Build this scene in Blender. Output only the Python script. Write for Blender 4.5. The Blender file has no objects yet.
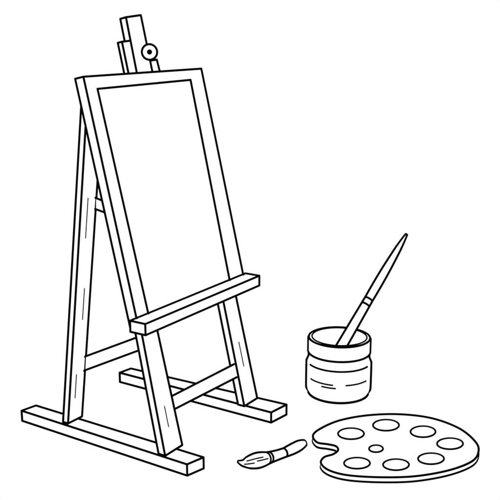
import bpy, math
from mathutils import Vector as V
sc = bpy.context.scene
col = sc.collection
F = 905.0; TH = math.radians(13.8); H = 0.62
FWD = V((0, math.cos(TH), -math.sin(TH))); UP = V((0, math.sin(TH), math.cos(TH))); RT = V((1, 0, 0))
CAM = V((0, 0, H)); Z = V((0, 0, 1))

# ---------- camera, world ----------
cd = bpy.data.cameras.new('camera'); cam = bpy.data.objects.new('camera', cd); col.objects.link(cam)
cam.location = CAM; cam.rotation_euler = (math.radians(90 - 13.8), 0, 0)
cd.sensor_width = 36; cd.lens = 36 * F / 500; cd.clip_end = 500; cd.clip_start = .01
sc.camera = cam
w = bpy.data.worlds.new('World'); sc.world = w; w.use_nodes = True
bg = w.node_tree.nodes['Background']; bg.inputs[0].default_value = (1, 1, 1, 1); bg.inputs[1].default_value = 1.0
sc.view_settings.view_transform = 'Standard'; sc.view_settings.look = 'None'; sc.view_settings.exposure = 0

def mat_self_lit(name):
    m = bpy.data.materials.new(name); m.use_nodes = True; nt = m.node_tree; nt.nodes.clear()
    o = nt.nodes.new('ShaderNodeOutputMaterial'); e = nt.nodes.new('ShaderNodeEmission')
    e.inputs[0].default_value = (1, 1, 1, 1); e.inputs[1].default_value = 1  # even white light put in as glow, so surfaces take no shade
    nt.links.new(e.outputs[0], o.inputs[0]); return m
def mat_ink(name):
    m = bpy.data.materials.new(name); m.use_nodes = True; nt = m.node_tree; nt.nodes.clear()
    o = nt.nodes.new('ShaderNodeOutputMaterial'); e = nt.nodes.new('ShaderNodeBsdfDiffuse')
    e.inputs[0].default_value = (.002, .002, .002, 1)
    nt.links.new(e.outputs[0], o.inputs[0]); return m
LIT_WHITE = mat_self_lit('self_lit_white'); INK = mat_ink('black_ink')

# ---------- geometry helpers ----------
def ray(px, py):
    return RT * ((px - 250) / F) + UP * ((250 - py) / F) + FWD
def hit(px, py, p, n):
    d = ray(px, py); return CAM + d * ((p - CAM).dot(n) / d.dot(n))
def hz(px, py, z): return hit(px, py, V((0, 0, z)), Z)
def dpx(p): return (p-CAM).dot(FWD)/F       # metres per reference pixel at p
PROUD = .30                                  # how far strokes stand proud of an edge, in stroke widths

class MB:
    def __init__(s): s.v = []; s.f = []; s.m = []
    def face(s, idx, m): s.f.append(idx); s.m.append(m)
    def hexa(s, q, e, w=None, skip=(), zmin=-1):
        b = len(s.v); pts = list(q) + [p + e for p in q]; s.v += pts
        for f in ((0,1,2,3),(7,6,5,4),(0,4,5,1),(1,5,6,2),(2,6,7,3),(3,7,4,0)): s.face([b+i for i in f], 0)
        if w:
            E_ = ((0,1),(1,2),(2,3),(3,0),(4,5),(5,6),(6,7),(7,4),(0,4),(1,5),(2,6),(3,7))
            nb = {i: [] for i in range(8)}
            for i, j in E_: nb[i].append(j); nb[j].append(i)
            ink = []
            for i, p in enumerate(pts):
                o = V((0,0,0))
                for j in nb[i]: o -= (pts[j]-p).normalized()
                c = p + o*PROUD*w*dpx(p); c.z = max(c.z, zmin); ink.append(c)
            for i, j in E_:
                if (i, j) in skip: continue
                s.tube([ink[i], ink[j]], w)
    def ball(s, c, r, m=1, n=12, k=8):
        b = len(s.v); s.v.append(c + Z*r)
        for i in range(1, k):
            a = math.pi*i/k
            for j in range(n):
                t = 2*math.pi*j/n
                s.v.append(c + V((math.sin(a)*math.cos(t), math.sin(a)*math.sin(t), math.cos(a)))*r)
        s.v.append(c - Z*r); e = len(s.v)-1
        for j in range(n):
            s.face([b, b+1+j, b+1+(j+1) % n], m)
            for i in range(k-2):
                a0 = b+1+i*n
                s.face([a0+j, a0+n+j, a0+n+(j+1) % n, a0+(j+1) % n], m)
            a0 = b+1+(k-2)*n; s.face([a0+j, e, a0+(j+1) % n], m)
    def tube(s, pts, w, closed=False, m=1, n=12, radii=None):
        """ink stroke w wide (reference pixels), or a swept body with its own radii"""
        N = len(pts); b = len(s.v); u = None
        for i, p in enumerate(pts):
            a = pts[i-1] if (i > 0 or closed) else p
            c = pts[(i+1) % N] if (i < N-1 or closed) else p
            t = (c-a).normalized()
            if u is None: u = t.orthogonal().normalized()
            u = (u - t*u.dot(t)).normalized(); v = t.cross(u)
            rr = radii[i] if radii else w*.5*dpx(p)
            for j in range(n):
                g = 2*math.pi*j/n; s.v.append(p + (u*math.cos(g)+v*math.sin(g))*rr)
        for i in range(N if closed else N-1):
            i2 = (i+1) % N
            for j in range(n):
                j2 = (j+1) % n; s.face([b+i*n+j, b+i*n+j2, b+i2*n+j2, b+i2*n+j], m)
        if not closed and not radii:
            s.ball(pts[0], w*.5*dpx(pts[0]), m); s.ball(pts[-1], w*.5*dpx(pts[-1]), m)
    def build(s, name, parent=None):
        me = bpy.data.meshes.new(name)
        org = WL[parent.name] if parent else getattr(s, 'org', V((0,0,0)))
        me.from_pydata([p - org for p in s.v], [], s.f)
        me.materials.append(LIT_WHITE); me.materials.append(INK)
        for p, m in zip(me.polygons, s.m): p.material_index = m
        me.update()
        o = bpy.data.objects.new(name, me); col.objects.link(o)
        if parent: o.parent = parent
        else: o.location = org
        WL[o.name] = org
        return o
WL = {}
def thing(name, label, cat, loc):
    o = bpy.data.objects.new(name, None); col.objects.link(o); o.location = loc; WL[o.name] = V(loc)
    o['label'] = label; o['category'] = cat
    return o
def catmull(P, k=8, closed=True):
    out = []; n = len(P)
    for i in range(n if closed else n-1):
        if closed: p0, p1, p2, p3 = P[i-1], P[i], P[(i+1) % n], P[(i+2) % n]
        else: p0, p1, p2, p3 = P[max(i-1,0)], P[i], P[i+1], P[min(i+2,n-1)]
        for j in range(k):
            t = j/k
            out.append(tuple(.5*((2*b)+(-a+c)*t+(2*a-5*b+4*c-d)*t*t+(-a+3*b-3*c+d)*t**3) for a, b, c, d in zip(p0,p1,p2,p3)))
    if not closed: out.append(tuple(P[-1]))
    return out
def ring(c, axis, r, n=48):
    u = axis.orthogonal().normalized(); v = axis.normalized().cross(u)
    return [c + (u*math.cos(2*math.pi*i/n)+v*math.sin(2*math.pi*i/n))*r for i in range(n)]

# ---------- setting ----------
g = MB(); g.org = V((0,0,0))
g.v = [V((-60,-20,0)), V((60,-20,0)), V((60,150,0)), V((-60,150,0))]; g.face([0,1,2,3], 0)
go = g.build('ground'); go['kind'] = 'structure'; go['label'] = 'plain blank white ground surface'

# ---------- easel ----------
LW = 2.25
HF = .018
L0 = hz(172, 452, HF); R0 = hz(250, 403, HF)
W = (R0-L0); W.z = 0; W.normalize()
D = V((W.y, -W.x, 0)); BK = -D
TA = .21
updir = (Z + BK*TA).normalized()
NP = W.cross(updir).normalized()
if NP.dot(D) < 0: NP = -NP
TL, TF = .010, .0135
leg_p = L0
frame_p = L0 + NP*TF
def quad(pix, p, n): return [hit(x, y, p, n) for x, y in pix]
E = thing('wooden_easel', 'tall white outlined A-frame easel standing on two long flat feet', 'easel', (L0.x, L0.y, 0))
def foot(pix):
    m = MB(); m.hexa(quad(pix, V((0,0,HF)), Z), V((0,0,-HF+.0015)), LW, zmin=.0015); return m.build('foot', E)
foot([(22.7,411.3),(187,464.6),(202.5,458),(36,406.5)])
foot([(120.7,373.3),(271,412.7),(285.5,405.3),(131,369.5)])
def leg(name, tl, tr, bl, br, p, n, th, grain=()):
    """leg whose foot stands level on the base foot"""
    q = [hit(*tl, p, n), hit(*tr, p, n), hit(*br, p, n), hit(*bl, p, n)]
    for i, t in ((2, 1), (3, 0)):                # cut both long edges off at one level
        d = q[i]-q[t]; q[i] = q[t] + d*((HF+.0012-q[t].z)/d.z)
    m = MB(); m.hexa(q, BK*th, LW, zmin=HF+.0015)
    for u, v0, v1 in grain:                      # short grain marks along the front face
        A = q[0].lerp(q[1], u); B = q[3].lerp(q[2], u)
        m.tube([A.lerp(B, v0)+n*.0006, A.lerp(B, v1)+n*.0006], 1.0)
    return m.build(name, E)
leg('front_leg', (96,95), (105,94), (165,456), (182,449), leg_p, NP, TL, grain=((.5,.87,.93),))
leg('front_leg', (181,90), (192,90), (244,406), (256.5,400), leg_p, NP, TL, grain=((.55,.8,.88),))
B0 = hz(68, 424, HF); T0 = hit(90, 100, leg_p - NP*(TL+.002), NP)
nr = W.cross(T0-B0).normalized()
if nr.dot(D) < 0: nr = -nr
leg('rear_leg', (87,102), (102,98), (68,425), (81,418), B0, nr, .0085, grain=((.45,.28,.40),(.6,.56,.66),(.4,.84,.92)))
# front crossbar, let into both legs
m = MB(); m.hexa(quad([(166,399.5),(243,360),(245,372),(168,411.5)], leg_p - NP*.004, NP), -NP*.004, LW,
                 skip=((4,5),(5,6),(6,7),(7,4),(0,4),(1,5),(2,6),(3,7),(1,2),(3,0))); m.build('crossbar', E)
# side braces
def brace(pix):
    a = hit((pix[0][0]+pix[3][0])/2, (pix[0][1]+pix[3][1])/2, B0 - nr*.006, nr)
    b = hit((pix[1][0]+pix[2][0])/2, (pix[1][1]+pix[2][1])/2, leg_p - NP*.013, NP)
    n = (b-a).cross(Z).normalized()
    m = MB(); q = quad(pix, a, n); e = n*.006
    if e.dot(W) < 0: e = -e
    m.hexa(q, e, LW, skip=((1,2),(3,0),(4,5),(5,6),(6,7),(7,4),(0,4),(1,5),(2,6),(3,7))); return m.build('side_brace', E)
brace([(82.5,358.1),(140,337),(142,348.5),(82,370.8)])
brace([(94,197.5),(111,204.5),(113,214.5),(93.5,207.5)])
# tray
tp = frame_p + NP*.001
a = hit(131, 321.3, tp, NP); b = hit(245.5, 273.5, tp, NP); b.z = a.z
m = MB(); e = D*.025
m.hexa([a, b, b+e, a+e], V((0,0,-.0142)), LW); m.build('tray', E)
# mast
mp = leg_p
m = MB(); m.hexa(quad([(126,18),(140,16),(158,104),(143,105)], mp, NP), -NP*.009, LW); m.build('mast', E)
m = MB(); m.hexa(quad([(122,42.5),(130,41.5),(143,104),(135,105)], mp-NP*.003, NP), -NP*.006, LW); m.build('mast_slat', E)
m = MB(); m.hexa(quad([(149,61.5),(156,60.5),(161,80),(153,81)], mp-NP*.002, NP), -NP*.006, LW,
                 skip=((4,5),(5,6),(6,7),(7,4),(0,4),(1,5),(3,7),(3,0))); m.build('bracket', E)
kc = hit(149.5, 52, mp + NP*.012, NP); ax = (CAM-kc); ax.normalize()
kpx = dpx(kc)
def disc(mb, c, ax, r, h, mf=0):
    A = ring(c, ax, r, 32); Bb = ring(c-ax*h, ax, r, 32); b = len(mb.v); mb.v += A+Bb
    mb.face(list(range(b, b+32)), mf)
    for i in range(32): mb.face([b+i, b+32+i, b+32+(i+1)%32, b+(i+1)%32], mf)
m = MB(); disc(m, kc, ax, 7.6*kpx, .010); m.tube(ring(kc, ax, 7.6*kpx), LW, True)
kn = m.build('knob', E)
m = MB(); disc(m, kc+ax*.002, ax, 2.6*kpx, .003, 1); m.build('knob_screw', kn)

# ---------- framed canvas ----------
cl = hit(140, 321, frame_p, NP)
C = thing('framed_canvas', 'large blank white canvas in a plain frame on the easel tray', 'canvas', tuple(cl))
fo = [(83.5,77.5),(200.5,69.5),(243.5,281),(139,330)]; fi = [(97,89),(190,80),(231,290),(151,328)]
qo = quad(fo, frame_p, NP); qi = quad(fi, frame_p, NP)
m = MB(); bk = -NP*TF
m.v += qo + qi + [p+bk for p in qo] + [p+bk for p in qi]
for i in range(4):
    j = (i+1) % 4
    if i != 2: m.face([i, j, 4+j, 4+i], 0)
    m.face([i, 8+i, 8+j, j], 0); m.face([4+i, 4+j, 12+j, 12+i], 0); m.face([8+i, 12+i, 12+j, 8+j], 0)
io = []
for i in range(4):
    p = qo[i]; o = -((qo[(i+1)%4]-p).normalized() + (qo[i-1]-p).normalized())
    io.append((p + (o+NP)*PROUD*LW*dpx(p), p + bk + (o-NP)*PROUD*LW*dpx(p)))
ii = [p + NP*PROUD*LW*dpx(p) for p in qi]
for i in range(4):
    j = (i+1) % 4
    if i != 2: m.tube([io[i][0], io[j][0]], LW); m.tube([io[i][1], io[j][1]], LW); m.tube([ii[i], ii[j]], LW)
m.tube(list(io[0]), LW); m.tube(list(io[1]), LW)
m.build('frame', C)
m = MB(); m.hexa([p-NP*.001 for p in qi], -NP*.006); m.build('canvas_panel', C)

# ---------- jar ----------
jc = hz(338, 393, 0); jp = dpx(jc)
vd = V((jc.x, jc.y, 0)).normalized(); sd = V((vd.y, -vd.x, 0))
prof = [(0,.001),(25.5,.001),(29,.0045),(30.5,.009),(31,.016),(31,.057),(30.7,.0615),(29.8,.0655),(29.0,.069),(28.8,.075),(29.8,.0765),(29.8,.101),(29.3,.103),(27.2,.103),(26.4,.100),(26.4,.068),(28.6,.060),(28.6,.008),(0,.008)]
J = thing('glass_jar', 'short round glass jar with thick rim holding an upright paintbrush', 'jar', (jc.x, jc.y, 0))
def lathe(mb, prof, c, n=128):
    b = len(mb.v)
    for r, z in prof:
        for j in range(n):
            t = 2*math.pi*j/n; mb.v.append(V((c.x+r*jp*math.cos(t), c.y+r*jp*math.sin(t), z)))
    for i in range(len(prof)-1):
        for j in range(n):
            j2 = (j+1) % n; mb.face([b+i*n+j, b+i*n+j2, b+(i+1)*n+j2, b+(i+1)*n+j], 0)
def jring(mb, r, z, w=LW, a0=0, a1=360):
    n = 128; k = int(n*(a1-a0)/360)
    base = math.atan2(-vd.y, -vd.x); full = a1-a0 == 360
    P = []
    for i in range(k + (0 if full else 1)):
        t = base + math.radians(a0+(a1-a0)*i/k)
        P.append(V((jc.x+r*jp*math.cos(t), jc.y+r*jp*math.sin(t), z)))
    mb.tube(P, w, full)
tl = -vd*.0030       # the contour of a round body seen from close by lies a little nearer than its widest line
m = MB(); lathe(m, prof[:10], jc); lathe(m, prof[14:], jc)
jring(m, 29.9, .0035, LW*1.1, -80, 80)
jring(m, 31.2, .0605, LW*.85, -62, 62)
for s in (-1, 1):
    c = catmull([(r, z) for r, z in prof[2:10]], 4, False)
    m.tube([jc + sd*s*(r+1.0)*jp + tl + Z*z for r, z in c], LW)
m.build('jar_body', J)
m = MB(); jring(m, 31.4, .036, LW*.7, -58, -10); jring(m, 31.4, .036, LW*.7, 14, 58); jring(m, 31.4, .0305, LW*.7, -30, -5)
m.build('paint_level_line', J)
m = MB(); lathe(m, prof[9:15], jc)
jring(m, 30.0, .1032, LW); jring(m, 26.9, .1042, LW*.7); jring(m, 30.4, .0775, LW)
for s in (-1, 1): m.tube([jc + sd*s*30.5*jp + tl + Z*z for z in (.0775,.1030)], LW)
m.build('jar_rim', J)

# ---------- brushes ----------
def sweep(name, parent, P, R, w, rings=(), strokes=(), ringw=.95, caps=(True, True), close=(False, False), push=.45):
    """round body along the centre points P with radii R, ink lines down both sides"""
    m = MB(); m.tube(P, 0, False, 0, 32, radii=R)
    T = []
    for i in range(len(P)): T.append((P[min(i+1,len(P)-1)]-P[max(i-1,0)]).normalized())
    sides = []
    for s in (-1, 1):
        side = []
        for p, r, t in zip(P, R, T):
            cv = (CAM-p).normalized(); sd_ = t.cross(cv).normalized()
            k = min(1, r/(.8*w*dpx(p)))
            side.append(p + sd_*s*(r+push*w*dpx(p)*k) + cv*r*.15)
        sides.append(side); m.tube(side, w)
    for e, cap in ((0, close[0]), (-1, close[1])):
        if cap:                                   # rounded end stroke
            A, Bq = sides[0][e], sides[1][e]; t = T[e] * (1 if e else -1); h = (A-Bq).length/2
            m.tube([A.lerp(Bq, (1-math.cos(math.pi*k/8))/2) + t*h*.7*math.sin(math.pi*k/8) for k in range(9)], w)
    for i, c in ((0, caps[0]), (-1, caps[1])):
        if c: m.tube(ring(P[i], T[i], R[i]+.2*w*dpx(P[i]), 32), w*ringw, True)
    for k in rings: m.tube(ring(P[k], T[k], R[k]+.2*w*dpx(P[k]), 32), w*ringw, True)
    for k0, k1, off in strokes:
        line = []
        for k in range(k0, k1+1):
            t = T[k]; cv = (CAM-P[k]).normalized(); sd_ = t.cross(cv).normalized(); cv = sd_.cross(t)
            if cv.dot(CAM-P[k]) < 0: cv = -cv
            line.append(P[k] + (sd_*off + cv*math.sqrt(1-off*off))*R[k])
        m.tube(line, w*.6)
    return m.build(name, parent)
Pr = hz(350.5, 330.5, .105)
q = hit(322, 379.5, V((0, jc.y-.01, 0)), V((0,1,0)))
def on_line(py):
    lo, hi = -.5, 6
    for _ in range(50):
        mid = (lo+hi)/2; P = q + (Pr-q)*mid; d = P-CAM
        y = 250 - F*d.dot(UP)/d.dot(FWD)
        if y > py: lo = mid
        else: hi = mid
    return P
S = thing('paintbrush', 'slim paintbrush leaning in the glass jar with its pointed handle up', 'paintbrush', tuple(q))
tip = on_line(234.5); band = on_line(299); low = on_line(356); bot2 = on_line(385)
def seg(a, b, ctrl, k=6):
    c = catmull([(t, r) for t, r in ctrl], k, False)
    return [a.lerp(b, t) for t, r in c], [r*dpx(a.lerp(b, t)) for t, r in c]
P, R = seg(band, tip, [(0,3.1),(.15,3.2),(.32,3.15),(.5,2.8),(.75,1.9),(.93,1.0),(1,.5)])
sweep('handle', S, P, R, LW)
P, R = seg(low, band, [(0,4.0),(.4,3.7),(.8,3.3),(1,3.1)], 5)
sweep('ferrule', S, P, R, LW, rings=(12,), caps=(True, False))
P, R = seg(bot2, low, [(0,.6),(.6,4.0),(1,4.0)])
sweep('bristles', S, P, R, LW*.6, caps=(False, False))

# small brush lying on the ground
G = hz(270, 458, 0); gp = dpx(G)
S2 = thing('paintbrush', 'short stubby paintbrush lying flat on the ground beside the palette', 'paintbrush', (G.x, G.y, 0))
def gpts(pix, n=6):
    c = catmull(pix, n, False)
    P = [hz(x, y, (max(r, 3.2)+1.5)*gp) for x, y, r in c]; return P, [max(r,.2)*gp for x, y, r in c]
P, R = gpts([(285,452.4,3.4),(289,450.6,3.8),(294,448.2,4.1),(299,445.6,3.9),(302.5,443.9,3.0),(304.5,443.0,2.1)])
sweep('handle', S2, P, R, LW, close=(False, True), caps=(True, False))
P, R = gpts([(267,458.2,4.8),(271,457,4.2),(278,454.8,3.6),(285,452.4,3.4)])
sweep('ferrule', S2, P, R, LW, rings=(5,), caps=(True, False))
P, R = gpts([(238,461.5,.4),(243,463.0,2.0),(249,462.2,4.8),(256,460.7,6.3),(262,459.4,6.0),(267,458.2,4.8)])
sweep('bristles', S2, P, R, LW, strokes=((9,16,.3),(12,22,-.3),(18,26,.1)), caps=(False, False))

# ---------- palette ----------
out = [(313,436),(321,429),(340,421),(368,416),(400,415),(432,419),(459,429),(475,442),(478.5,452),(472,462),(449,471),(415,477),(380,478),(348,476),(329,471),(321,464),(324,458),(333,455),(338,451),(336,447),(328,445),(317,443)]
cc = catmull(out, 10)
ZP = .008
top = [hz(x, y, ZP) for x, y in cc]
PC = hz(398, 448, 0)
PA = thing('palette', 'flat rounded artist palette with a thumb notch and eight empty wells', 'palette', (PC.x, PC.y, 0))
m = MB(); n = len(top); m.v += top + [V((p.x, p.y, .0005)) for p in top]
m.face(list(range(n)), 0)
for i in range(n): m.face([i, (i+1)%n, n+(i+1)%n, n+i], 0)
m.tube([p+Z*.0012 for p in top], LW, True); m.tube([V((p.x,p.y,.0015)) for p in top], LW, True)
m.build('board', PA)
for x, y, rx, ry in [(351,434,13,5.5),(386,425.5,13,5.5),(423,432,12.5,5.5),(450,444,13,5.5),(431,459,13,5.5),(396,465,13,5.5),(357,463.5,13,5.5),(376,449,7,3.5)]:
    P = [hz(x+rx*math.cos(a), y+ry*math.sin(a), ZP+.0008) for a in [2*math.pi*i/48 for i in range(48)]]
    m = MB(); m.v += P; m.face(list(range(48)), 0); m.tube([p+Z*.0005 for p in P], LW*.85, True); m.build('paint_well', PA)
